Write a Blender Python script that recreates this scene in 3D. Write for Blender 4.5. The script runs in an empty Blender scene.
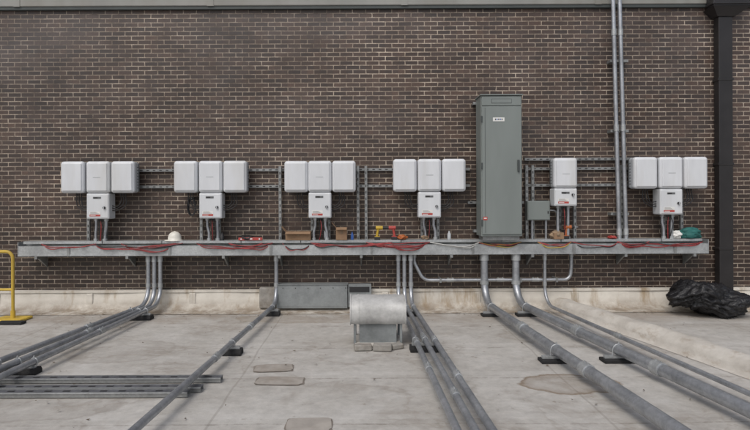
import bpy, bmesh, math, random
from mathutils import Vector, Matrix, noise
random.seed(7)
scene=bpy.context.scene
F=541.67; H=1.69; PX=360.; PY=200.; YW=8.45
def W(px,py,d=0.0):
    s=F/(YW-d); return Vector(((px-PX)/s, YW-d, H-(py-PY)/s))
def G(px,py,z=0.0):
    dep=F*(H-z)/(py-PY); return Vector(((px-PX)*dep/F, dep, z))

# ---------------- materials ----------------
class NT:
    def __init__(s,name):
        s.m=bpy.data.materials.new(name); s.m.use_nodes=True
        s.t=s.m.node_tree; s.t.nodes.clear()
        s.out=s.n('ShaderNodeOutputMaterial'); s.b=s.n('ShaderNodeBsdfPrincipled')
        s.l(s.b.outputs[0],s.out.inputs[0])
        s.tc=s.n('ShaderNodeTexCoord').outputs['Object']
    def n(s,t,**k):
        x=s.t.nodes.new(t)
        for a,b in k.items(): setattr(x,a,b)
        return x
    def l(s,a,b): s.t.links.new(a,b)
    def noise(s,scale,detail=4,rough=.55,vec=None,dist=0):
        x=s.n('ShaderNodeTexNoise'); x.inputs['Scale'].default_value=scale
        x.inputs['Detail'].default_value=detail; x.inputs['Roughness'].default_value=rough
        x.inputs['Distortion'].default_value=dist
        s.l(vec or s.tc,x.inputs['Vector']); return x.outputs['Fac']
    def ramp(s,fac,stops):
        x=s.n('ShaderNodeValToRGB'); cr=x.color_ramp
        while len(cr.elements)<len(stops): cr.elements.new(.5)
        for e,(p,c) in zip(cr.elements,stops):
            e.position=p; e.color=(c,c,c,1) if not hasattr(c,'__len__') else (*c,1)
        s.l(fac,x.inputs[0]); return x.outputs[0]
    def math(s,op,a,b=None,c=None,clamp=False):
        x=s.n('ShaderNodeMath',operation=op,use_clamp=clamp)
        for i,v in enumerate((a,b,c)):
            if v is None: continue
            if isinstance(v,(int,float)): x.inputs[i].default_value=v
            else: s.l(v,x.inputs[i])
        return x.outputs[0]
    def mix(s,fac,a,b,blend='MIX'):
        x=s.n('ShaderNodeMix',data_type='RGBA',blend_type=blend)
        for i,v in ((0,fac),(6,a),(7,b)):
            if isinstance(v,(int,float)): x.inputs[i].default_value=v
            elif isinstance(v,tuple): x.inputs[i].default_value=(*v,1)
            else: s.l(v,x.inputs[i])
        return x.outputs[2]
    def mapv(s,scale,loc=(0,0,0)):
        x=s.n('ShaderNodeMapping'); x.inputs['Scale'].default_value=scale; x.inputs['Location'].default_value=loc
        s.l(s.tc,x.inputs['Vector']); return x.outputs[0]
    def bump(s,h,strength=.3,dist=.01):
        x=s.n('ShaderNodeBump'); x.inputs['Strength'].default_value=strength; x.inputs['Distance'].default_value=dist
        s.l(h,x.inputs['Height']); s.l(x.outputs[0],s.b.inputs['Normal'])
    def set(s,col=None,rough=None,metal=None):
        for nm,v in (('Base Color',col),('Roughness',rough),('Metallic',metal)):
            if v is None: continue
            if isinstance(v,(int,float)): s.b.inputs[nm].default_value=v
            elif isinstance(v,tuple): s.b.inputs[nm].default_value=(*v,1)
            else: s.l(v,s.b.inputs[nm])

def simple(name,c,rough=.5,metal=0,var=.15,scale=6,dirt=None,bump=0,streak=False):
    s=NT(name)
    n1=s.noise(scale,3,.6,vec=s.mapv((1,1,.25)) if streak else None)
    k=s.ramp(n1,[(.3,1-var),(.7,1+var*.3)])
    col=s.mix(1,c,k,'MULTIPLY')
    if dirt:
        n2=s.noise(scale*.45,4,.65,vec=s.mapv((1,1,.2),(3,5,1)) if streak else s.mapv((1,1,1),(3,5,1)))
        f=s.ramp(n2,[(.5,0),(.72,dirt[1])])
        col=s.mix(f,col,dirt[0])
    s.set(col,rough,metal)
    if bump: s.bump(s.noise(scale*4,3),bump,.01)
    return s.m
def galv(name,c=(.42,.44,.46),rough=.42,metal=.75,sp_=.82):
    s=NT(name)
    v=s.n('ShaderNodeTexVoronoi'); v.inputs['Scale'].default_value=45; s.l(s.tc,v.inputs['Vector'])
    sp=s.ramp(v.outputs['Color'],[(.0,sp_),(1,1.06)])
    col=s.mix(1,c,sp,'MULTIPLY')
    nn=s.noise(3,4,.65)
    n=s.ramp(nn,[(.33,.66),(.65,1.06)])
    col=s.mix(1,col,n,'MULTIPLY')
    s.set(col,s.ramp(nn,[(.3,rough+.13),(.7,rough-.07)]),metal)
    return s.m
M={}
M['galv']=galv('galvanised_steel',(.50,.52,.53),.42,.6)
M['conduit']=galv('conduit_steel',(.45,.47,.50),.36,.7)
M['strut']=galv('strut_steel',(.33,.34,.34),.5,.6)
M['dstrut']=galv('weathered_strut',(.15,.155,.17),.55,.4)
M['sheet']=galv('sheet_metal',(.27,.29,.295),.5,.35,.94)
M['hood']=galv('hood_metal',(.50,.50,.49),.55,.15,.93)
M['white']=simple('white_powdercoat',(.61,.63,.66),.42,0,.09,5,((.46,.45,.42),.45),streak=True)
M['white2']=simple('white_plastic_panel',(.60,.62,.645),.45,0,.08,5,((.45,.44,.42),.35),streak=True)
M['offw']=simple('pale_grey_enclosure',(.42,.44,.46),.5,0,.08,6)
M['cab']=simple('grey_enamel',(.19,.215,.208),.45,0,.12,2.5,((.14,.15,.14),.45),streak=True)
M['cabd']=simple('grey_enamel_seam',(.05,.06,.06),.6)
M['dark']=simple('dark_plastic',(.02,.02,.022),.55)
M['slot']=simple('vent_slot',(.12,.125,.13),.8)
M['red']=simple('red_label',(.42,.06,.05),.5)
M['rwire']=simple('red_wire_insulation',(.30,.04,.042),.5,0,.5,9)
M['ywire']=simple('yellow_wire_insulation',(.45,.33,.06),.5)
M['bwire']=simple('black_wire_insulation',(.015,.015,.017),.45)
M['wwire']=simple('white_wire_insulation',(.5,.5,.48),.45)
M['label']=simple('paper_label',(.68,.68,.66),.6,0,.05)
M['rubber']=simple('recycled_rubber',(.018,.018,.019),.9,0,.4,30,bump=.5)
M['yellow']=simple('safety_yellow_paint',(.58,.40,.05),.5,0,.2,8,((.18,.10,.04),.6),streak=True)
M['spout']=simple('dark_bronze_paint',(.020,.018,.019),.4,0,.3,4)
M['coping']=simple('coping_metal',(.26,.26,.245),.5,.1,.2,1.5,((.15,.13,.10),.6),streak=True)
M['card']=simple('cardboard',(.27,.17,.10),.85,0,.2,9)
M['wood']=simple('weathered_wood',(.28,.2,.13),.85,0,.35,14)
M['concrete']=simple('concrete_paver',(.30,.285,.26),.9,0,.3,9,((.12,.09,.06),.7),bump=.4)
M['teal']=simple('teal_fabric',(.02,.13,.12),.7,0,.3,12)
M['orange']=simple('orange_plastic',(.38,.11,.03),.5)
M['dyel']=simple('tool_yellow',(.50,.33,.03),.45)
M['hat']=simple('hard_hat_shell',(.68,.66,.60),.35)
M['patch']=simple('membrane_patch',(.37,.34,.305),.85,0,.25,5,((.19,.155,.12),.7))
M['patche']=simple('patch_sealant_edge',(.23,.20,.17),.85,0,.3,7)
M['tape']=simple('blue_tape',(.03,.1,.35),.5)
M['leaf']=simple('dry_leaf',(.11,.075,.045),.9,0,.5,20)

# brick
s=NT('dark_brown_brick')
sx=s.n('ShaderNodeSeparateXYZ'); s.l(s.tc,sx.inputs[0])
wob=s.math('MULTIPLY',s.math('SUBTRACT',s.noise(2.2,2),.5),.008)
wob2=s.math('MULTIPLY',s.math('SUBTRACT',s.noise(7,2,vec=s.mapv((1,1,1),(8,3,2))),.5),.022)
zc=s.math('ADD',sx.outputs[2],wob); xc_=s.math('ADD',sx.outputs[0],wob2)
cx=s.n('ShaderNodeCombineXYZ'); s.l(xc_,cx.inputs[0]); s.l(zc,cx.inputs[1])
br=s.n('ShaderNodeTexBrick'); br.offset=.5
s.l(cx.outputs[0],br.inputs['Vector'])
for k,v in (('Scale',1),('Mortar Size',.0066),('Mortar Smooth',.15),('Bias',-.1),('Brick Width',.203),('Row Height',.0677)): br.inputs[k].default_value=v
br.inputs['Color1'].default_value=(.034,.022,.0175,1); br.inputs['Color2'].default_value=(.074,.047,.036,1)
row=s.math('FLOOR',s.math('DIVIDE',zc,.0677))
sh=s.math('MULTIPLY',s.math('MODULO',s.math('ABSOLUTE',row),2),.5)
colm=s.math('FLOOR',s.math('ADD',s.math('DIVIDE',xc_,.203),sh))
cc=s.n('ShaderNodeCombineXYZ'); s.l(row,cc.inputs[0]); s.l(colm,cc.inputs[1])
wn=s.n('ShaderNodeTexWhiteNoise'); wn.noise_dimensions='2D'; s.l(cc.outputs[0],wn.inputs['Vector'])
tone=s.ramp(wn.outputs['Value'],[(.0,(.85,.87,.92)),(.45,(1,1,1)),(.8,(1.05,1.0,.96)),(.95,(1.22,1.16,1.1))])
mn=s.noise(3.6,4,.75)
mort=s.ramp(mn,[(.32,(.15,.120,.096)),(.5,(.29,.238,.19)),(.66,(.48,.41,.335))])
c0=s.mix(1,br.outputs['Color'],tone,'MULTIPLY')
c=s.mix(br.outputs['Fac'],c0,mort)
spk=s.ramp(s.noise(60,2,.7),[(.3,.7),(.7,1.25)])
c=s.mix(1,c,spk,'MULTIPLY')
bgn=s.noise(.55,4,.6)
big=s.ramp(bgn,[(.32,.74),(.68,1.25)])
c=s.mix(1,c,big,'MULTIPLY')
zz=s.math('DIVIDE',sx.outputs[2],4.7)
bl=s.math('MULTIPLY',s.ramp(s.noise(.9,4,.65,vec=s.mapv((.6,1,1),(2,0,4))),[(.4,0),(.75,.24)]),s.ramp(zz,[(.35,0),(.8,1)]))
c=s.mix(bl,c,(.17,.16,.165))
lowdark=s.ramp(zz,[(.0,.62),(.3,.86),(.5,1.)])  # brick colour gets darker towards the foot of the wall
c=s.mix(1,c,lowdark,'MULTIPLY')
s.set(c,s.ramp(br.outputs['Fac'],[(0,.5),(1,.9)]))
inv=s.math('SUBTRACT',1,br.outputs['Fac'])
s.bump(s.math('ADD',inv,s.math('MULTIPLY',wn.outputs['Value'],.35)),.6,.006)
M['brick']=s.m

# roof membrane
s=NT('roof_membrane')
sx=s.n('ShaderNodeSeparateXYZ'); s.l(s.tc,sx.inputs[0])
X,Y=sx.outputs[0],sx.outputs[1]
base=s.ramp(s.noise(.9,6,.62),[(.3,(.36,.34,.312)),(.5,(.435,.418,.39)),(.70,(.50,.485,.46))])
fine=s.ramp(s.noise(9,5,.74),[(.3,.80),(.7,1.10)])
c=s.mix(1,base,fine,'MULTIPLY')
tm=s.noise(.75,5,.6,vec=s.mapv((1,1,1),(7,2,0)),dist=.4)
ring=s.ramp(tm,[(.50,0),(.535,.2),(.55,.38),(.565,.08),(.7,.04)])
c=s.mix(ring,c,(.20,.165,.13))
bn=s.noise(1.9,6,.72,vec=s.mapv((.7,1.2,1),(1,9,0)))
c=s.mix(s.ramp(bn,[(.55,0),(.70,.45)]),c,(.25,.22,.185))
c=s.mix(s.ramp(bn,[(.34,.4),(.46,0)]),c,(.54,.53,.51))
spots=s.ramp(s.noise(7,3,.6,vec=s.mapv((1,1,1),(4,4,0))),[(.66,0),(.73,.5)])
c=s.mix(spots,c,(.18,.145,.11))
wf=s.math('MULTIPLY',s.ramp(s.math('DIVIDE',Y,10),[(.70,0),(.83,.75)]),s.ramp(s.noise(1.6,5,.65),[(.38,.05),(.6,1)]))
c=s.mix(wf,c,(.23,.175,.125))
jig=s.math('MULTIPLY',s.math('SUBTRACT',s.noise(.8,3),.5),.09)
def seam(coord,period,off,w):
    q=s.math('ADD',coord,jig)
    f=s.math('FRACT',s.math('ADD',s.math('DIVIDE',q,period),off))
    return s.math('LESS_THAN',f,w/period)
s1=seam(Y,1.05,.12,.018); s2=seam(Y,1.05,.02,.10)
c=s.mix(s.math('MULTIPLY',s2,.16),c,(.56,.55,.53))
c=s.mix(s.math('MULTIPLY',s1,s.ramp(fine,[(.85,.7),(1.0,.15)])),c,(.18,.155,.13))
s3=seam(X,3.05,.38,.02)
c=s.mix(s.math('MULTIPLY',s3,.35),c,(.20,.18,.155))
pn=s.math('MULTIPLY',s.math('SUBTRACT',s.noise(2.6,5,.6),.5),.9)
def puddle(c,px,py,rx,ry,strength,col):
    g=G(px,py)
    dx=s.math('DIVIDE',s.math('SUBTRACT',X,g.x),rx); dy=s.math('DIVIDE',s.math('SUBTRACT',Y,g.y),ry)
    r=s.math('ADD',s.math('SQRT',s.math('ADD',s.math('MULTIPLY',dx,dx),s.math('MULTIPLY',dy,dy))),pn)
    f=s.ramp(s.math('DIVIDE',r,2),[(.0,.30*strength),(.3,.2*strength),(.44,.5*strength),(.49,strength),(.53,0)])
    return s.mix(f,c,col)
c=puddle(c,570,385,.46,.26,.9,(.18,.13,.085))
c=puddle(c,238,309,.5,.35,.85,(.17,.115,.06))
c=puddle(c,120,350,.55,.5,.4,(.22,.19,.16))
c=puddle(c,300,318,.9,.3,.5,(.24,.19,.13))
c=puddle(c,50,405,.6,.3,.4,(.20,.175,.15))
s.set(c,.75)
s.bump(s.noise(2.5,6,.68),.4,.03)
M['roof']=s.m
# flashing
s=NT('membrane_flashing')
sx=s.n('ShaderNodeSeparateXYZ'); s.l(s.tc,sx.inputs[0])
c=s.ramp(s.noise(2,5,.6),[(.3,(.48,.45,.40)),(.7,(.66,.63,.57))])
st=s.ramp(s.noise(2.6,5,.7,vec=s.mapv((1.6,1,.35),(2,1,6))),[(.53,0),(.7,.8)])
c=s.mix(st,c,(.30,.215,.12))
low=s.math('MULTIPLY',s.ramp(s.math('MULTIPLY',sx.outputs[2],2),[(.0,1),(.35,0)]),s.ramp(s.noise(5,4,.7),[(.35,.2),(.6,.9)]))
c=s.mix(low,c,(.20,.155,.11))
s.set(c,.75); s.bump(s.noise(5,5,.6),.5,.03)
M['flash']=s.m
s=NT('joint_cover_membrane')
c=s.ramp(s.noise(2.4,5,.65),[(.3,(.38,.35,.31)),(.7,(.58,.555,.51))])
st=s.ramp(s.noise(4,4,.7,vec=s.mapv((1,1,2),(2,1,6))),[(.53,0),(.7,.6)])
c=s.mix(st,c,(.26,.20,.14)); s.set(c,.75); s.bump(s.noise(6,4,.6),.5,.03)
M['joint']=s.m
s=NT('black_plastic')
s.set((.012,.012,.014),.36); s.bump(s.noise(14,4,.6,dist=1.2),.8,.03)
M['bag']=s.m

# ---------------- mesh builder ----------------
class B:
    def __init__(s): s.v=[];s.f=[];s.mi=[];s.sm=[];s.mats=[]
    def mid(s,k):
        if k not in s.mats: s.mats.append(k)
        return s.mats.index(k)
    def add(s,vs,fs,mat,smooth=False):
        o=len(s.v); m=s.mid(mat)
        s.v+= [tuple(p) for p in vs]
        for f in fs: s.f.append([i+o for i in f]); s.mi.append(m); s.sm.append(smooth)
    def bm(s,bm,mat,smooth=False,mtx=None):
        bm.verts.index_update()
        vs=[(mtx@v.co if mtx else v.co.copy()) for v in bm.verts]
        s.add(vs,[[v.index for v in f.verts] for f in bm.faces],mat,smooth); bm.free()
    def box(s,x0,x1,y0,y1,z0,z1,mat,bev=0,seg=2,mtx=None):
        x0,x1=sorted((x0,x1));y0,y1=sorted((y0,y1));z0,z1=sorted((z0,z1))
        bm=bmesh.new(); bmesh.ops.create_cube(bm,size=1)
        for v in bm.verts:
            v.co=Vector(((x0+x1)/2+v.co.x*(x1-x0),(y0+y1)/2+v.co.y*(y1-y0),(z0+z1)/2+v.co.z*(z1-z0)))
        if bev: bmesh.ops.bevel(bm,geom=bm.edges[:]+bm.verts[:],offset=bev,segments=seg,profile=.5,affect='EDGES')
        s.bm(bm,mat,False,mtx)
    def sweep(s,pts,r,mat,seg=12,cap=True):
        pts=[Vector(p) for p in pts]; n=len(pts)
        tang=[]
        for i in range(n):
            a=pts[max(0,i-1)];b=pts[min(n-1,i+1)]; tang.append((b-a).normalized())
        t=tang[0]; u=t.orthogonal().normalized(); vs=[];fs=[]
        for i in range(n):
            if i: 
                q=tang[i-1].rotation_difference(tang[i]); u=(q@u).normalized()
            w=tang[i].cross(u).normalized()
            rr=r[i] if hasattr(r,'__len__') else r
            for k in range(seg):
                a=2*math.pi*k/seg; vs.append(pts[i]+(u*math.cos(a)+w*math.sin(a))*rr)
        for i in range(n-1):
            for k in range(seg):
                k2=(k+1)%seg; fs.append([i*seg+k,i*seg+k2,(i+1)*seg+k2,(i+1)*seg+k])
        s.add(vs,fs,mat,True)
        if cap:
            s.add(vs[:seg],[list(range(seg))[::-1]],mat); s.add(vs[-seg:],[list(range(seg))],mat)
    def tube(s,pts,r,mat,fillet=.15,seg=12):
        s.sweep(fil(pts,fillet),r,mat,seg)
    def cyl(s,a,b,r,mat,seg=14): s.sweep([a,b],r,mat,seg)
    def build(s,name):
        me=bpy.data.meshes.new(name); me.from_pydata(s.v,[],s.f)
        for k in s.mats: me.materials.append(M[k])
        me.polygons.foreach_set('material_index',s.mi); me.polygons.foreach_set('use_smooth',s.sm)
        me.update(); ob=bpy.data.objects.new(name,me); scene.collection.objects.link(ob)
        bm=bmesh.new(); bm.from_mesh(me); bmesh.ops.recalc_face_normals(bm,faces=bm.faces); bm.to_mesh(me); bm.free()
        return ob
def fil(pts,R,n=9):
    pts=[Vector(p) for p in pts]; out=[pts[0]]
    for i in range(1,len(pts)-1):
        a,b,c=pts[i-1],pts[i],pts[i+1]; d1=(a-b);d2=(c-b)
        ang=d1.angle(d2)
        if ang>math.pi-.03: out.append(b); continue
        t=min(R/math.tan(ang/2),d1.length*.48,d2.length*.48); rr=t*math.tan(ang/2)
        d1.normalize();d2.normalize(); cen=b+(d1+d2).normalized()*(rr/math.sin(ang/2))
        p0=b+d1*t-cen; p1=b+d2*t-cen; ax=p0.cross(p1).normalized(); tot=p0.angle(p1)
        for k in range(n+1): out.append(cen+Matrix.Rotation(tot*k/n,3,ax)@p0)
    out.append(pts[-1]); return out
def cat(pts,n=6):
    pts=[Vector(p) for p in pts]; P=[pts[0]]+pts+[pts[-1]]; out=[]
    for i in range(1,len(P)-2):
        a,b,c,d=P[i-1:i+3]
        for k in range(n):
            t=k/n; out.append(.5*((2*b)+(c-a)*t+(2*a-5*b+4*c-d)*t*t+(3*b-a-3*c+d)*t**3))
    out.append(pts[-1]); return out

# ---------------- setting ----------------
b=B()
b.add([(-150,-150,0),(150,-150,0),(150,YW+.3,0),(-150,YW+.3,0)],[[0,1,2,3]],'roof'); b.build('roof_deck_ground')
ZC=W(0,9).z
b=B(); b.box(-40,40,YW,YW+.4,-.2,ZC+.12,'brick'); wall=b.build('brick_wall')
b=B()
b.box(-40,40,YW-.07,YW+.47,ZC+.035,ZC+.30,'coping',.012)
b.box(-40,40,YW-.055,YW-.002,ZC-.01,ZC+.034,'cabd')
for i in range(-13,14):
    x=i*3.0+.7; b.box(x-.05,x+.05,YW-.076,YW+.2,ZC+.032,ZC+.306,'coping')
b.build('wall_coping')
b=B()
def prof(b,pr,x0,x1,mat,n=120,amp=.006,smooth=True):
    vs=[];fs=[];m=len(pr)
    for i in range(n+1):
        x=x0+(x1-x0)*i/n
        for j,(y,z) in enumerate(pr):
            e=noise.noise(Vector((x*1.7,j*.7,3)))*amp*2
            vs.append((x,y+e,z+e*.6))
    for i in range(n):
        for j in range(m-1): fs.append([i*m+j,(i+1)*m+j,(i+1)*m+j+1,i*m+j+1])
    b.add(vs,fs,mat,smooth)
zt=W(0,289).z
pr=[(YW-.42,.006),(YW-.2,.014),(YW-.11,.05),(YW-.07,.11),(YW-.06,zt-.03),(YW-.05,zt),(YW+.01,zt+.004)]
prof(b,pr,-14,14,'flash',500,.009)
b.box(-14,14,YW-.075,YW+.01,zt-.03,zt+.006,'flash')
for i in range(-9,10):
    x=i*1.5+.3+.2*random.random(); b.box(x-.05,x+.05,YW-.083,YW-.05,.06,zt-.04,'flash',.008,1)
b.build('base_flashing')
b=B()
A0=Vector((3.12,8.42,0)); A1=Vector((3.80,5.2,0)); dr=(A1-A0).normalized(); A2=A0+dr*9
pts=[];n=110;m=13;fs=[];vs=[]
side=Vector((-dr.y,dr.x,0))
for i in range(n+1):
    p=A0+(A2-A0)*i/n
    for j in range(m):
        if j in (0,m-1):
            w=-1.4 if j==0 else 1.4; hh=0
        else:
            t=math.pi*(j-1)/(m-3); w=-math.cos(t); hh=math.sin(t)**.8
        e=noise.noise(Vector((p.x*3,p.y*3,j*.5)))*.028
        lap=.010 if (i%14)<1 else 0
        vs.append(p+side*(w*.155*(1+.06*noise.noise(Vector((i*.3,0,5)))))+Vector((0,0,.004+hh*(.15+e+lap)+(.004 if 0<j<m-1 else 0))))
for i in range(n):
    for j in range(m-1): fs.append([i*m+j,(i+1)*m+j,(i+1)*m+j+1,i*m+j+1])
b.add(vs,fs,'joint',True)
b.build('expansion_joint_cover')
def patch(px,py,wx,wy,rot):
    b=B(); g=G(px,py)
    for k,(sc,z,mt) in enumerate(((1.0,.004,'patche'),(.94,.008,'patch'))):
        vs=[];N=60
        for i in range(N):
            t=2*math.pi*i/N; cx_=math.copysign(abs(math.cos(t))**.35,math.cos(t)); cy_=math.copysign(abs(math.sin(t))**.35,math.sin(t))
            e=1+.10*noise.noise(Vector((px+math.cos(t)*3,math.sin(t)*3,k*2)))
            x=cx_*wx/2*sc*e; y=cy_*wy/2*sc*e
            vs.append((g.x+x*math.cos(rot)-y*math.sin(rot),g.y+x*math.sin(rot)+y*math.cos(rot),z))
        b.add(vs,[list(range(N))],mt)
    b.build('roof_patch')
patch(273,368,.40,.26,.1); patch(279,381,.46,.24,-.05); patch(308,425,.36,.26,.03)
b=B()
for i in range(420):
    if random.random()<.6: x=random.uniform(-5.5,5.5); y=8.38-abs(random.gauss(0,.25))-.3
    else: x=random.uniform(-4.5,4.5); y=random.uniform(3.3,8)
    r_=random.uniform(.006,.02); a=random.random()*6; z=.006+random.random()*.008
    vs=[(x+math.cos(a+q)*r_*(1 if k%2 else .5),y+math.sin(a+q)*r_*(1 if k%2 else .5),z+(.008*random.random())) for k,q in enumerate((0,1.57,3.14,4.71))]
    b.add(vs,[[0,1,2,3]],'leaf' if i%3 else 'concrete')
b.build('leaf_litter')

# ---------------- wireway ----------------
TZ1=W(0,241.5,.30).z; TZ0=W(0,254.5,.30).z
TX0=W(18,0,.3).x; TX1=W(708,0,.3).x
YF=YW-.30; YB=YW-.12
b=B()
b.box(TX0,TX1,YB-.003,YB,TZ0,TZ1+.01,'galv')
b.box(TX0,TX1,YF,YB-.004,TZ0,TZ0+.004,'galv')
b.box(TX0,TX1,YF-.003,YF,TZ0-.003,TZ1-.055,'galv')
b.box(TX0,TX1,YF-.012,YF-.0035,TZ0-.006,TZ0+.018,'galv')
b.box(TX0,TX1,YF-.005,YF+.012,TZ1-.054,TZ1-.048,'galv')
for x in (TX0,TX1): b.box(x-.004,x+.004,YF-.008,YB+.01,TZ0-.008,TZ1+.012,'galv')
x=TX0+.05
while x<TX1-.3:
    L=min(random.choice([1.52,.9,1.2]),TX1-x-.05)
    b.box(x,x+L-.012,YF+.045,YB+.05,TZ1+.012,TZ1+.018,'galv',0,2,None)
    b.box(x,x+L-.012,YF+.043,YF+.0445,TZ1-.02,TZ1+.0175,'galv')
    x+=L
for i in range(7):
    x=TX0+1.52*i+.76
    b.box(x-.02,x+.02,YF-.015,YF-.0125,TZ0-.008,TZ1-.05,'strut')
for px in (40,130,225,280,361,450,530,622,690):
    x=W(px,0,.2).x
    b.box(x-.02,x+.02,YF-.02,YW-.001,TZ0-.05,TZ0-.009,'strut')
    b.add([(x-.012,YW-.02,TZ0-.05),(x-.012,YF+.05,TZ0-.05),(x-.012,YW-.02,TZ0-.2),(x+.012,YW-.02,TZ0-.05),(x+.012,YF+.05,TZ0-.05),(x+.012,YW-.02,TZ0-.2)],[[0,1,2],[3,5,4],[0,2,5,3],[1,4,5,2]],'strut')
b.build('wireway_tray')
b=B()
def wirerun(p0,p1,cnt,mats,droop=.06,r=.007):
    xa=W(p0,0,.3).x; xb=W(p1,0,.3).x
    for c in range(cnt):
        n=max(4,int((xb-xa)/.14)); pts=[]
        ph=random.random()*9; lvl=random.uniform(.03,.085)
        for i in range(n+1):
            t=i/n; x=xa+(xb-xa)*t
            e=noise.noise(Vector((x*2.2,c*.5+ph*.05,1))); e2=noise.noise(Vector((x*5,c*3.1,7)))
            z=TZ1-lvl-.06*e-droop*math.sin(math.pi*t)*(.4+.5*random.random()*.3)+.014*e2
            z=max(z,TZ0-.035)
            ins=min(t,1-t)<.04
            y=YF-.02-.014*random.random() if not ins else YF+.03
            if ins: z=TZ1-.02
            pts.append((x,y,z))
        b.sweep(cat(pts,5),r,random.choice(mats),6)
R=['rwire']
wirerun(92,182,4,R+['rwire','bwire','rwire']);wirerun(120,175,3,R,.08)
wirerun(196,272,4,R+['rwire','bwire']);wirerun(228,262,2,R)
wirerun(282,312,2,R+['bwire'],.02)
wirerun(310,392,5,R+['rwire','bwire','rwire']);wirerun(366,430,5,R*4+['bwire'])
wirerun(388,428,3,R,.10)
wirerun(478,522,5,['ywire','ywire','bwire','rwire','wwire'],.06)
wirerun(538,572,4,R+['ywire','rwire'],.03);wirerun(618,704,4,R+['rwire','bwire']);wirerun(618,650,3,R,.09)
wirerun(430,480,2,['bwire','wwire','rwire'],.03);wirerun(40,95,2,['bwire','rwire'],.02);wirerun(572,620,2,['bwire','rwire'],.02)
b.build('electrical_wires')

# ---------------- struts ----------------
def strut_h(pa,pb,py,d=.06):
    b=B(); a=W(pa,py,d); c=W(pb,py,d)
    b.box(a.x,c.x,YW-d,YW-.002,a.z-.020,a.z+.020,'strut')
    x=a.x+.05
    while x<c.x-.03: b.box(x-.02,x+.02,YW-d-.002,YW-d+.001,a.z-.007,a.z+.007,'dark'); x+=.1
    return b.build('strut_channel')
def strut_v(px,pa,pb,d=.105):
    b=B(); a=W(px,pa,d); c=W(px,pb,d)
    b.box(a.x-.020,a.x+.020,YW-d,YW-.062,c.z,a.z,'strut')
    z=c.z+.05
    while z<a.z-.03: b.box(a.x-.007,a.x+.007,YW-d-.002,YW-d+.001,z-.02,z+.02,'dark'); z+=.1
    return b.build('strut_channel')
for py in (169.5,186): 
    strut_h(80,470,py); strut_h(525,690,py)
strut_h(525,640,160)
for px in (88,105,201,219,280,312,329,358,366,422,438,527,533,560,575,622,664,682): strut_v(px,166,241)
strut_h(468,524,203)
# ---------------- inverters ----------------
def rblock(b,x0,x1,z0,z1,d0,d1):
    b.box(x0+.012,x1-.012,YW-d0,YW-d0-.05,z0+.02,z1-.02,'slot',.01)
    b.box(x0+.003,x1-.003,YW-d0-.045,YW-d1+.05,z0+.004,z1-.004,'offw',.035,4)
    b.box(x0,x1,YW-d1+.11,YW-d1+.012,z0,z1,'white',.045,5)
    b.box(x0+.03,x1-.03,YW-d1+.04,YW-d1,z0+.03,z1-.03,'white',.014,3)
    for sx_ in (x0+.0022,x1-.0022):
        for i in range(8):
            z=z0+.07+i*.045
            b.box(sx_-.002,sx_+.002,YW-d0-.08,YW-d1+.125,z,z+.012,'slot')
    for i in range(5):
        xx=x0+.07+i*(x1-x0-.16)/4
        b.box(xx-.02,xx+.035,YW-d1+.125,YW-d0-.08,z0+.002,z0+.006,'dark')
        b.box(xx-.02,xx+.035,YW-d1+.125,YW-d0-.08,z1-.006,z1-.002,'slot')
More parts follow.
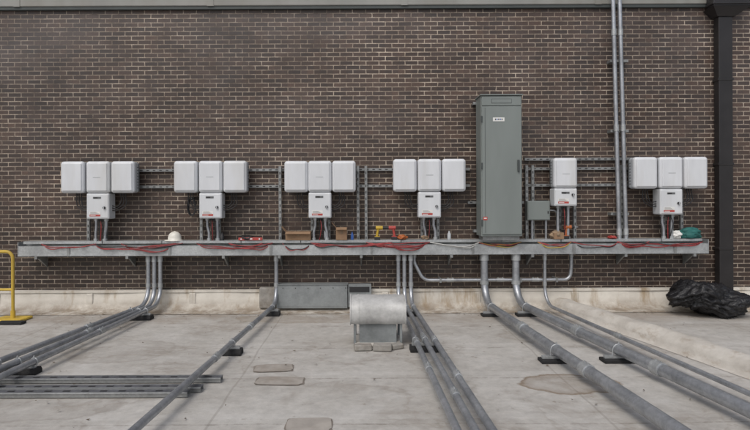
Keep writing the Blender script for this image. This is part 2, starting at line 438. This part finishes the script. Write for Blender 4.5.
def inverter(fx0,fx1,fx2,triple=True,topy=160,boty=192,low=218):
    b=B(); d=.36
    zt=W(0,topy,d).z; zb=W(0,boty,d).z; zl=W(0,low,d).z
    X=[W(p,0,d).x for p in (fx0,fx1,fx2)]; w=.356
    if triple:
        rblock(b,X[0],X[0]+w,zb,zt,.11,d); rblock(b,X[2],X[2]+w,zb,zt,.11,d)
    x0=X[1]; rblock(b,x0,x0+w,zb,zt,.11,d)
    yl=YW-.335
    b.box(x0+.008,x0+w-.008,yl,YW-.12,zl,zb-.003,'white2',.018,3)
    b.box(x0+.02,x0+w-.02,yl-.006,yl+.02,zl+.016,zb-.02,'white2',.008,2)
    b.box(x0+.06,x0+.22,yl-.0085,yl-.0065,zl+.04,zl+.068,'red')
    b.box(x0+.07,x0+.15,yl-.0095,yl-.009,zl+.048,zl+.056,'label')
    b.box(x0+.06,x0+.22,yl-.0085,yl-.0065,zl+.069,zl+.115,'label')
    for k in range(3): b.box(x0+.07,x0+.20-.02*k,yl-.0095,yl-.009,zl+.077+.012*k,zl+.081+.012*k,'slot')
    b.box(x0+.11,x0+.23,yl-.0085,yl-.0065,zb-.085,zb-.055,'slot')
    b.box(x0+.12,x0+.18,yl-.0095,yl-.009,zb-.08,zb-.061,'dark')
    b.cyl((x0+.28,yl,zl+.17),(x0+.28,yl-.03,zl+.17),.02,'dark',12)
    b.box(x0+.274,x0+.286,yl-.04,yl-.02,zl+.152,zl+.188,'offw')
    b.box(x0+.12,x0+.23,YW-d-.002,YW-d+.001,zt-.25,zt-.238,'offw')
    for k,(dx,rr) in enumerate(((.10,.02),(.25,.024))):
        xx=x0+dx; jog=random.uniform(-.03,.03); yy=YW-.22
        b.tube([(xx,yy,zl+.01),(xx,yy,zl-.12),(xx+jog,yy,zl-.22),(xx+jog,yy,TZ1-.01)],rr,'conduit',.08,10)
        b.cyl((xx,yy,zl-.035),(xx,yy,zl+.0),rr*1.5,'galv'); b.cyl((xx+jog,yy,TZ1+.018),(xx+jog,yy,TZ1+.055),rr*1.5,'galv')
    for k in range(3):
        xx=x0+.15+.03*k; b.cyl((xx,YW-.25,zl+.005),(xx,YW-.25,zl-.035),.011,'dark',8)
        b.sweep(cat([(xx,YW-.25,zl-.03),(xx+random.uniform(-.03,.03),YW-.27,zl-.15),(xx+random.uniform(-.05,.05),YW-.22,TZ1-.02)],6),.006,('bwire','rwire','bwire')[k],6)
    if triple:
        for (sx_,tx,dr) in ((X[0]+w-.10,x0+.008,1),(X[2]+.10,x0+w-.008,-1)):
            for k in range(3):
                o=.035*k
                b.cyl((sx_-dr*o,YW-.22,zb-.03),(sx_-dr*o,YW-.22,zb+.002),.012,'dark',8)
                b.sweep(cat([(sx_-dr*o,YW-.22,zb-.02),(sx_-dr*o+.01,YW-.23,zb-.12-.03*k),(sx_+dr*.04,YW-.24,zb-.20-.03*k),(tx+dr*.004,YW-.23,zb-.19-.035*k)],6),.0075,'bwire',6)
    b.build('solar_inverter')
inverter(59.5,85,110)
inverter(173,198,222.6)
inverter(284,307.8,332,topy=160.5)
inverter(393.4,418,442.6,topy=159)
inverter(0,554.6,0,False,158.5,189,207)
inverter(635,660.5,685.5,topy=158,boty=190,low=216)

# ---------------- electrical cabinet ----------------
b=B(); d=.46
p0=W(481.5,96,d); p1=W(522.5,237,d); x0,x1,z1,z0=p0.x,p1.x,p0.z,p1.z; yf=YW-d
b.box(x0,x1,yf+.02,YW-.10,z0,z1,'cab',.006,2)
b.box(x0+.012,x1-.012,yf,yf+.022,z0+.03,z1-.16,'cab',.005,2)
b.box(x0+.012,x1-.012,yf+.004,yf+.022,z1-.148,z1-.012,'cab',.005,2)
b.box(x0+.055,x0+.060,yf-.002,yf+.001,z0+.05,z1-.18,'cabd')
b.box(x0-.015,x1+.015,yf-.012,YW-.09,z1+.001,z1+.018,'cab',.003,1)
for z in (z0+.2,(z0+z1)/2,z1-.35): b.box(x0-.004,x0+.018,yf-.012,yf-.001,z-.05,z+.05,'cabd',.003,1)
b.box(x1-.075,x1-.045,yf-.028,yf-.001,(z0+z1)/2-.09,(z0+z1)/2+.09,'cabd',.008,2)
b.box((x0+x1)/2-.15,(x0+x1)/2+.15,yf+.001,yf+.0035,z1-.115,z1-.05,'cabd')
b.box((x0+x1)/2-.145,(x0+x1)/2+.145,yf-.001,yf+.0005,z1-.11,z1-.055,'cab')
zl=W(0,120,d).z; xc=W(499,0,d).x
b.box(xc-.085,xc+.085,yf-.004,yf-.001,zl-.028,zl+.028,'label')
for i in range(5): b.box(xc-.055+i*.024,xc-.055+i*.024+.014,yf-.0055,yf-.0045,zl-.012,zl+.012,'tape' if i%2 else 'dark')
q=W(484.5,219,d); b.box(x0+.025,x0+.085,yf-.004,yf-.0025,q.z-.025,q.z+.025,'red')
b.box(x0+.035,x0+.075,yf-.0055,yf-.0045,q.z-.005,q.z+.010,'label')
b.box(x0+.03,x1-.03,yf+.06,YW-.13,TZ1+.02,z0-.001,'strut')
for z in (z0+.06,z1-.05): b.box(x0-.04,x1+.04,YW-.10,YW-.003,z-.02,z+.02,'strut')
b.build('electrical_cabinet')
b=B(); a=W(527.5,201.5,.2); c=W(550,221,.2)
b.box(a.x,c.x,YW-.2,YW-.108,c.z,a.z,'cab',.006); b.box(a.x+.01,c.x-.01,YW-.207,YW-.2005,c.z+.01,a.z-.01,'cab',.004)
b.box(c.x-.04,c.x-.025,YW-.215,YW-.2075,c.z+.1,c.z+.14,'dark')
b.tube([(a.x+.08,YW-.16,c.z+.005),(a.x+.08,YW-.16,TZ1)],.017,'conduit'); b.tube([(c.x-.05,YW-.16,c.z+.005),(c.x-.05,YW-.16,TZ1)],.017,'conduit')
b.tube([(c.x-.003,YW-.16,(a.z+c.z)/2),(c.x+.12,YW-.16,(a.z+c.z)/2),(c.x+.12,YW-.16,TZ1)],.013,'conduit',.06)
b.build('junction_box')

# ---------------- conduits ----------------
def coupling(b,p,dirv,r):
    dirv=dirv.normalized(); b.cyl(p-dirv*.055,p+dirv*.055,r*1.22,'galv',14)
    for k in (-.035,.035):
        q=p+dirv*k; b.cyl(q+Vector((0,0,r*1.1)),q+Vector((0,0,r*1.1+.014)),.007,'galv',6)
def ground_run(px,tpx,tpy,r,d=.22,zg=.125,ext=2.0,fl=.26,coups=(.35,.8)):
    b=B(); t=W(px,250,d); top=Vector((t.x,YW-d,TZ0+.0)); bot=Vector((t.x,YW-d,zg)); tgt=G(tpx,tpy,zg)
    dv=(tgt-bot).normalized(); end=tgt+dv*ext
    b.tube([top,bot,end],r,'conduit',fl,14)
    coupling(b,top-Vector((0,0,.05)),Vector((0,0,1)),r*1.05)
    b.cyl(Vector((t.x,YW-d,.3+fl*.3)),Vector((t.x,YW-d,.36+fl*.3)),r*1.2,'galv')
    for c in coups: coupling(b,bot+(tgt-bot)*c,dv,r)
    b.build('electrical_conduit')
    return bot,end
def at(line,y):
    a,e=line; t=(y-a.y)/(e.y-a.y); return a+(e-a)*t
def support(lines,y,r,w,h=None):
    b=B(); ps=[at(l,y) for l in lines]; xc=sum(p.x for p in ps)/len(ps)
    zt=.125-r
    x0,x1=xc-w/2,xc+w/2
    pr=[(-.075,0.003),(-.075,.03),(-.052,zt-.03),(.052,zt-.03),(.075,.03),(.075,.003)]
    vs=[(x,y+p,z) for x in (x0,x1) for p,z in pr]; n=len(pr)
    fs=[list(range(n)),list(range(n,2*n))[::-1]]+[[i,(i+1)%n,(i+1)%n+n,i+n] for i in range(n)]
    b.add(vs,fs,'rubber')
    b.box(x0+.02,x1-.02,y-.02,y+.02,zt-.0295,zt-.001,'galv')
    for p in ps:
        s_=[]
        for k in range(13):
            a=math.pi*k/12; s_.append((p.x+math.cos(a)*(r+.003),y,.125+math.sin(a)*(r+.003)))
        s_=[(p.x+r+.003,y,zt)]+s_+[(p.x-r-.003,y,zt)]
        b.sweep(s_,.006,'galv',6)
        b.box(p.x-.006,p.x+.006,y-.008,y+.008,.125+r,.125+r+.025,'galv')
    b.build('conduit_support_block')
r=.031
L=[ground_run(148,-6,361,r,coups=(.5,)),ground_run(154,0,367,r,coups=(.55,)),ground_run(160,0,375,r,coups=(.5,))]
support(L,5.30,r,.42); support(L,7.72,r,.40)
l2=ground_run(276,132,430,.031,coups=(.33,.62)); support([l2],5.95,.031,.22); support([l2],7.95,.031,.22)
Mi=[ground_run(398,456,430,.029,coups=(.5,.7)),ground_run(404,474,430,.029,coups=(.45,.85)),ground_run(410.5,491,430,.031,coups=(.48,.75))]
support(Mi,6.05,.029,.34); support(Mi,7.9,.029,.34)
r1=ground_run(484,674,430,.055,fl=.34,coups=(.36,.72)); r2=ground_run(515.5,757,416,.055,fl=.34,coups=(.42,.75))
support([r1],5.62,.055,.34); support([r2],5.62,.055,.34); support([r1],7.85,.055,.3); support([r2],7.85,.055,.3)
r3=ground_run(544.5,757,399,.024,zg=.10,coups=(.5,))
b=B(); y=YW-.17
a=W(414,254,.17).x; c=W(571,254,.17).x; zl=W(0,280.5,.17).z
b.tube([(a,y,TZ0),(a,y,TZ0-.14),(a+.14,y,zl),(c-.02,y,zl),(c,y,zl+.2),(c,y,TZ0)],.026,'conduit',.16,12)
for px in (450,500,535,): 
    x=W(px,0,.17).x; coupling(b,Vector((x,y,zl)),Vector((1,0,0)),.026)
for px in (440,520,556):
    x=W(px,0,.17).x; b.box(x-.015,x+.015,y-.03,YW-.001,zl-.035,zl+.03,'strut')
b.cyl((a,y,TZ0-.06),(a,y,TZ0),.034,'galv');b.cyl((c,y,TZ0-.06),(c,y,TZ0),.034,'galv')
b.build('electrical_conduit')
for (pt,pb) in ((613.3,619),(619.8,626)):
    b=B(); a=W(pt,-25,.16); c=W(pb,241,.16); 
    b.tube([(a.x,YW-.16,a.z),(c.x,YW-.16,TZ1)],.031,'conduit',.1,14)
    for t in (.22,.58,.97):
        p=Vector((a.x,YW-.16,a.z)).lerp(Vector((c.x,YW-.16,TZ1)),t); b.cyl(p-Vector((0,0,.05)),p+Vector((0,0,.05)),.038,'galv')
    b.build('riser_conduit')
for py in (62,132,215): strut_h(611,629,py,.125)
# ---------------- downspout ----------------
b=B(); a=W(719,17,.13); c=W(733,290,.13)
b.box(a.x,c.x,YW-.14,YW-.02,.2,a.z,'spout',.01)
for z in (.9,2.2,3.5): b.box(a.x-.012,c.x+.012,YW-.147,YW-.003,z,z+.04,'spout',.004,1)
b.tube([((a.x+c.x)/2,YW-.08,.25),((a.x+c.x)/2,YW-.08,.12),((a.x+c.x)/2,YW-.35,.06)],.06,'spout',.08)
h0=W(712,17,.2).x; h1=W(749,17,.2).x; zt=a.z+.10
vs=[(a.x-.03,YW-.16,a.z-.02),(c.x+.03,YW-.16,a.z-.02),(c.x+.03,YW-.01,a.z-.02),(a.x-.03,YW-.01,a.z-.02),(h0,YW-.26,zt),(h1,YW-.26,zt),(h1,YW-.005,zt),(h0,YW-.005,zt)]
b.add(vs,[[0,3,2,1],[0,1,5,4],[1,2,6,5],[3,0,4,7],[2,3,7,6]],'spout')
b.box(h0,h1,YW-.26,YW-.085,zt+.001,zt+.38,'spout',.01); b.box(h0-.02,h1+.02,YW-.28,YW-.085,zt+.03,zt+.06,'spout',.004,1)
b.build('downspout')
# ---------------- wall-foot metal enclosure ----------------
b=B(); d=.24; a=W(276,284.5,d); c=W(347,308,d); e=W(371,308,d)
b.box(a.x,c.x,YW-d,YW-.075,.05,a.z,'sheet',.004,1)
b.box(a.x+.02,c.x-.02,YW-d-.004,YW-d-.0005,.08,a.z-.03,'sheet')
b.box(a.x-.02,c.x+.01,YW-d-.015,YW-.06,a.z+.001,a.z+.008,'sheet')
b.box(c.x+.008,e.x,YW-d+.03,YW-.075,.06,a.z-.005,'sheet',.004,1)
b.box(c.x+.03,e.x-.03,YW-d+.024,YW-d+.029,a.z-.12,a.z-.04,'dark')
for i in range(6): 
    x=a.x+.1+i*.19; b.cyl((x,YW-d-.004,a.z-.05),(x,YW-d-.009,a.z-.05),.008,'dark',8)
b.box(a.x-.27,a.x-.024,YW-.2,YW-.075,.04,a.z-.05,'concrete',.02)
b.build('metal_enclosure')
# ---------------- roof vent hood ----------------
b=B(); x0,x1=-.115,.515; yc=6.42
def hood(x0,x1,g,mat):
    pr=[]; ry=.27+g; rz=.175+g; zc=.385
    for k in range(33):      # barrel: rounded over the top and tucked in below
        t=-.62+(math.pi+1.24)*k/32; ct=math.cos(t); st=math.sin(t)
        pr.append((yc-math.copysign(abs(ct)**.8,ct)*ry,zc+math.copysign(abs(st)**.8,st)*rz))
    n=len(pr)
    NX=6
    vs=[(x0+(x1-x0)*i/NX,y,z+(.0025*math.sin(i*2.1+z*9) if g==0 else 0)) for i in range(NX+1) for y,z in pr]
    b.add(vs,[[j*n+i,j*n+i+1,(j+1)*n+i+1,(j+1)*n+i] for j in range(NX) for i in range(n-1)],mat,True)
    b.add([vs[i] for i in range(n)],[list(range(n))],mat); b.add([vs[NX*n+i] for i in range(n)],[list(range(n))[::-1]],mat)
hood(x0,x1,0,'hood')
for x in (x0+.09,x1-.11): hood(x-.010,x+.010,.005,'hood')
for x in (x0,x1): hood(x-.006,x+.006,.010,'hood')
b.box(x0+.1,x1-.1,yc-.19,yc+.19,.03,.30,'sheet',.005)
for xx in (x0+.05,x1-.05):
    b.box(xx-.015,xx+.015,yc-.2,yc-.17,.02,.33,'sheet',.003,1); b.box(xx-.015,xx+.015,yc+.17,yc+.2,.02,.33,'sheet',.003,1)
b.box(x0+.04,x1-.04,yc-.24,yc+.24,.002,.05,'joint',.02)
b.build('roof_vent_hood')
b=B()
for (dx,dy,w,rt,h) in ((.11,-.33,.2,.1,.07),(.33,-.35,.21,-.08,.08),(.49,-.27,.15,.5,.06)):
    mt=Matrix.Translation((x0+dx+.03,yc+dy,0))@Matrix.Rotation(rt,4,'Z'); b.box(-w/2,w/2,-.05,.05,.003,h,'concrete',.014,3,mt)
b.build('concrete_blocks')
# ---------------- yellow guardrail ----------------
b=B(); dep=7.7
gx=(12.5-PX)*dep/F; zt=H-50*dep/F; zm=H-88*dep/F
b.tube([(gx-4.5,dep,zt),(gx,dep,zt),(gx,dep,.05)],.022,'yellow',.1)
b.tube([(gx-4.5,dep,zm),(gx,dep,zm)],.018,'yellow')
for k in (0,1.9,3.8):
    b.box(gx-.22-k,gx+.20-k,dep-.15,dep+.15,.003,.04,'yellow',.015); b.cyl((gx-k,dep,.04),(gx-k,dep,.14),.032,'yellow')
    if k: b.cyl((gx-k,dep,.05),(gx-k,dep,zt),.022,'yellow')
b.box(gx-.05,gx+.3,dep-.3,dep-.17,.003,.04,'rubber',.01)
b.build('safety_guardrail')
# ---------------- strut bars on ground ----------------
def bar(xr,y,xl,rot=0):
    b=B(); z=.008
    b.box(xl,xr,y-.04,y-.036,z,z+.045,'strut'); b.box(xl,xr,y+.036,y+.04,z,z+.045,'strut'); b.box(xl,xr,y-.0355,y+.0355,z+.036,z+.042,'dstrut')
    b.box(xl,xr,y-.05,y-.041,z+.035,z+.045,'galv'); b.box(xl,xr,y+.041,y+.05,z+.035,z+.045,'strut')
    x=xl+.1
    while x<xr-.05: b.box(x-.03,x+.03,y-.012,y+.012,z+.0425,z+.044,'dark'); x+=.16
    b.build('loose_strut_channel')
g=G(221,376,.05); bar(g.x,g.y,-5.2)
g2=G(197,387.5,.05); bar(g2.x+.02,g2.y+.06,-5.2); bar(g2.x-.06,g2.y-.06,-5.2)
# ---------------- black bag ----------------
bm=bmesh.new(); bmesh.ops.create_icosphere(bm,subdivisions=5,radius=1)
for v in bm.verts:
    p=v.co.copy(); n1=noise.noise(p*1.6+Vector((4,1,2))); n2=abs(noise.noise(p*3.7)); n3=abs(noise.noise(p*9+Vector((2,2,2))))
    k=1+.28*n1-.34*n2-.18*n3
    q=p*k; z=q.z*.27+.19
    z+= .14*max(0,1-abs(q.x+.45)*1.8)
    if z<.03: q.x*=1.08; q.y*=1.08
    v.co=Vector((q.x*.56,q.y*.42,max(.004,z)))
b=B(); b.bm(bm,'bag',True,Matrix.Translation((W(709,0,.62).x,7.85,0)))
b.build('black_trash_bag')
# ---------------- items on tray ----------------
TT=TZ1+.019; yi=YW-.2
def hat(px):
    b=B(); x=W(px,0,.2).x; vs=[];fs=[];n=20
    rings=[(1.0,0,1.25),(.98,.012,1.25),(.80,.016,1.0),(.79,.06,1),(.72,.10,1),(.55,.135,1),(.3,.155,1),(.05,.16,1)]
    for rr,z,st in rings:
        for k in range(n):
            a=2*math.pi*k/n; ex=st if math.cos(a)<0 else 1
            vs.append((x+math.cos(a)*.125*rr*ex,yi+math.sin(a)*.105*rr,TT+z*.85))
    for i in range(len(rings)-1):
        for k in range(n): fs.append([i*n+k,i*n+(k+1)%n,(i+1)*n+(k+1)%n,(i+1)*n+k])
    fs.append([(len(rings)-1)*n+k for k in range(n)]); b.add(vs,fs,'hat',True)
    b.sweep([(x-.092,yi,TT+.066),(x-.056,yi,TT+.112),(x,yi,TT+.139),(x+.056,yi,TT+.112),(x+.092,yi,TT+.066)],.007,'hat',6)
    b.build('hard_hat')
hat(174.5)
def cbox(p0,p1,h,mat,nm,fl=True):
    b=B(); a=W(p0,0,.2).x; c=W(p1,0,.2).x
    b.box(a,c,yi-.08,yi+.08,TT+.001,TT+h,mat,.004)
    b.box((a+c)/2-.02,(a+c)/2+.02,yi-.082,yi+.06,TT+h*.5,TT+h+.002,'wood')
    if fl:
        mt=Matrix.Translation((a,yi,TT+h))@Matrix.Rotation(math.radians(-130),4,'Y'); b.box(0,.1,-.078,.078,-.002,.002,mat,0,2,mt)
        mt=Matrix.Translation((0,yi-.08,TT+h))@Matrix.Rotation(math.radians(25),4,'X'); b.box(a+.004,c-.004,-.07,0,-.002,.002,mat,0,2,mt)
    b.build(nm)
cbox(286,311,.13,'card','cardboard_box'); cbox(336,347,.19,'card','cardboard_box')
cbox(552,562,.10,'card','cardboard_box',False)
def drill(px,mat,fl=1):
    b=B(); x=W(px,0,.2).x; k=.95
    b.cyl((x-.07*fl*k,yi-.02,TT+.19*k),(x+.04*fl*k,yi-.02,TT+.19*k),.032*k,mat); b.cyl((x+.04*fl*k,yi-.02,TT+.19*k),(x+.09*fl*k,yi-.02,TT+.19*k),.022*k,'dark')
    b.cyl((x+.09*fl*k,yi-.02,TT+.19*k),(x+.15*fl*k,yi-.02,TT+.19*k),.005,'galv')
    b.sweep([(x-.03*fl*k,yi-.02,TT+.18*k),(x-.045*fl*k,yi-.02,TT+.11*k),(x-.05*fl*k,yi-.02,TT+.05*k)],[.022*k,.019*k,.021*k],mat,10)
    b.box(x-.045*fl-.045,x-.045*fl+.045,yi-.06,yi+.02,TT+.001,TT+.045,'dark',.008)
    b.box(x-.045*fl-.04,x-.045*fl+.04,yi-.055,yi+.015,TT+.0455,TT+.056,mat,.004)
    b.build('cordless_drill')
drill(380,'dyel'); drill(391,'red',-1); drill(568,'orange')
def blob(px,w,h,mat,nm,seed):
    bm=bmesh.new(); bmesh.ops.create_icosphere(bm,subdivisions=4,radius=1)
    for v in bm.verts:
        p=v.co.copy(); k=1+.35*noise.noise(p*1.8+Vector((seed,0,0)))-.30*abs(noise.noise(p*5+Vector((0,seed,0))))-.12*abs(noise.noise(p*11+Vector((0,seed,3))))
        v.co=Vector((p.x*k*w/2,p.y*k*.09,max(.002,(p.z*k+.75)*h/1.75)))
    b=B(); b.bm(bm,mat,True,Matrix.Translation((W(px,0,.2).x,yi,TT))); b.build(nm)
blob(688,.42,.17,'teal','tool_bag',3); blob(402,.16,.08,'orange','rag',8); blob(246,.25,.08,'bag','glove_pile',5); blob(556,.2,.14,'wood','rag',11)
blob(612,.12,.05,'red','rag',2); blob(676,.16,.13,'label','plastic_bag',14); blob(425,.14,.07,'wood','rag',17)
def levelbar(pa,pb,mat,nm):
    b=B(); a=W(pa,0,.28).x; c=W(pb,0,.28).x; b.box(a,c,yi-.07,yi-.045,TT+.001,TT+.045,mat,.004); b.box((a+c)/2-.03,(a+c)/2+.03,yi-.072,yi-.043,TT+.015,TT+.035,'label'); 
    for t in (.12,.88): b.cyl((a+(c-a)*t,yi-.0725,TT+.023),(a+(c-a)*t,yi-.043,TT+.023),.012,'label',10)
    b.build(nm)
levelbar(238,262,'red','spirit_level')
def bottle(px,mat,h=.2,r=.033):
    b=B(); x=W(px,0,.2).x
    b.sweep([(x,yi,TT+.001),(x,yi,TT+h*.65),(x,yi,TT+h*.8),(x,yi,TT+h*.86),(x,yi,TT+h)],[r,r,r*.5,r*.4,r*.4],mat,12); b.build('bottle')
bottle(326,'offw'); bottle(352,'tape',.12,.022); bottle(222,'dark',.12,.03); bottle(449,'offw',.13,.028)
b=B()
q=W(192,206,.12)
for k in range(3):
    pts=[(q.x+math.cos(t)*(.05+.008*k),YW-.12-.01*k,q.z+math.sin(t)*(.12+.01*k)) for t in [2*math.pi*i/24 for i in range(25)]]
    b.sweep(pts,.006,'bwire',6)
b.box(q.x-.008,q.x+.008,YW-.15,YW-.001,q.z+.12,q.z+.14,'strut'); b.build('cable_coil')

# ---------------- light, world, camera ----------------
w=bpy.data.worlds.new('World'); scene.world=w; w.use_nodes=True; nt=w.node_tree
bg=nt.nodes['Background']; sky=nt.nodes.new('ShaderNodeTexSky'); sky.sky_type='NISHITA'; sky.sun_disc=False
EL=math.radians(52); AZ=math.radians(205)
sky.sun_elevation=EL; sky.sun_rotation=AZ; sky.dust_density=4; sky.air_density=1.0; sky.ozone_density=.6
hs=nt.nodes.new('ShaderNodeHueSaturation'); hs.inputs['Saturation'].default_value=.55
nt.links.new(sky.outputs[0],hs.inputs['Color']); nt.links.new(hs.outputs[0],bg.inputs[0]); bg.inputs[1].default_value=.14
sd=bpy.data.lights.new('sun','SUN'); sd.energy=.85; sd.angle=math.radians(28); sd.color=(1,.97,.92)
so=bpy.data.objects.new('sun',sd); scene.collection.objects.link(so)
dirv=Vector((math.sin(AZ)*math.cos(EL),math.cos(AZ)*math.cos(EL),math.sin(EL)))
so.rotation_euler=dirv.to_track_quat('Z','Y').to_euler()
cd=bpy.data.cameras.new('camera'); co=bpy.data.objects.new('camera',cd); scene.collection.objects.link(co)
cd.sensor_width=36; cd.lens=26; cd.shift_x=15/750; cd.shift_y=-15/750; cd.clip_end=1000
co.location=(0,0,H); co.rotation_euler=(math.radians(90),math.radians(.25),0)
scene.camera=co
scene.view_settings.view_transform='Standard'; scene.view_settings.look='None'; scene.view_settings.exposure=0
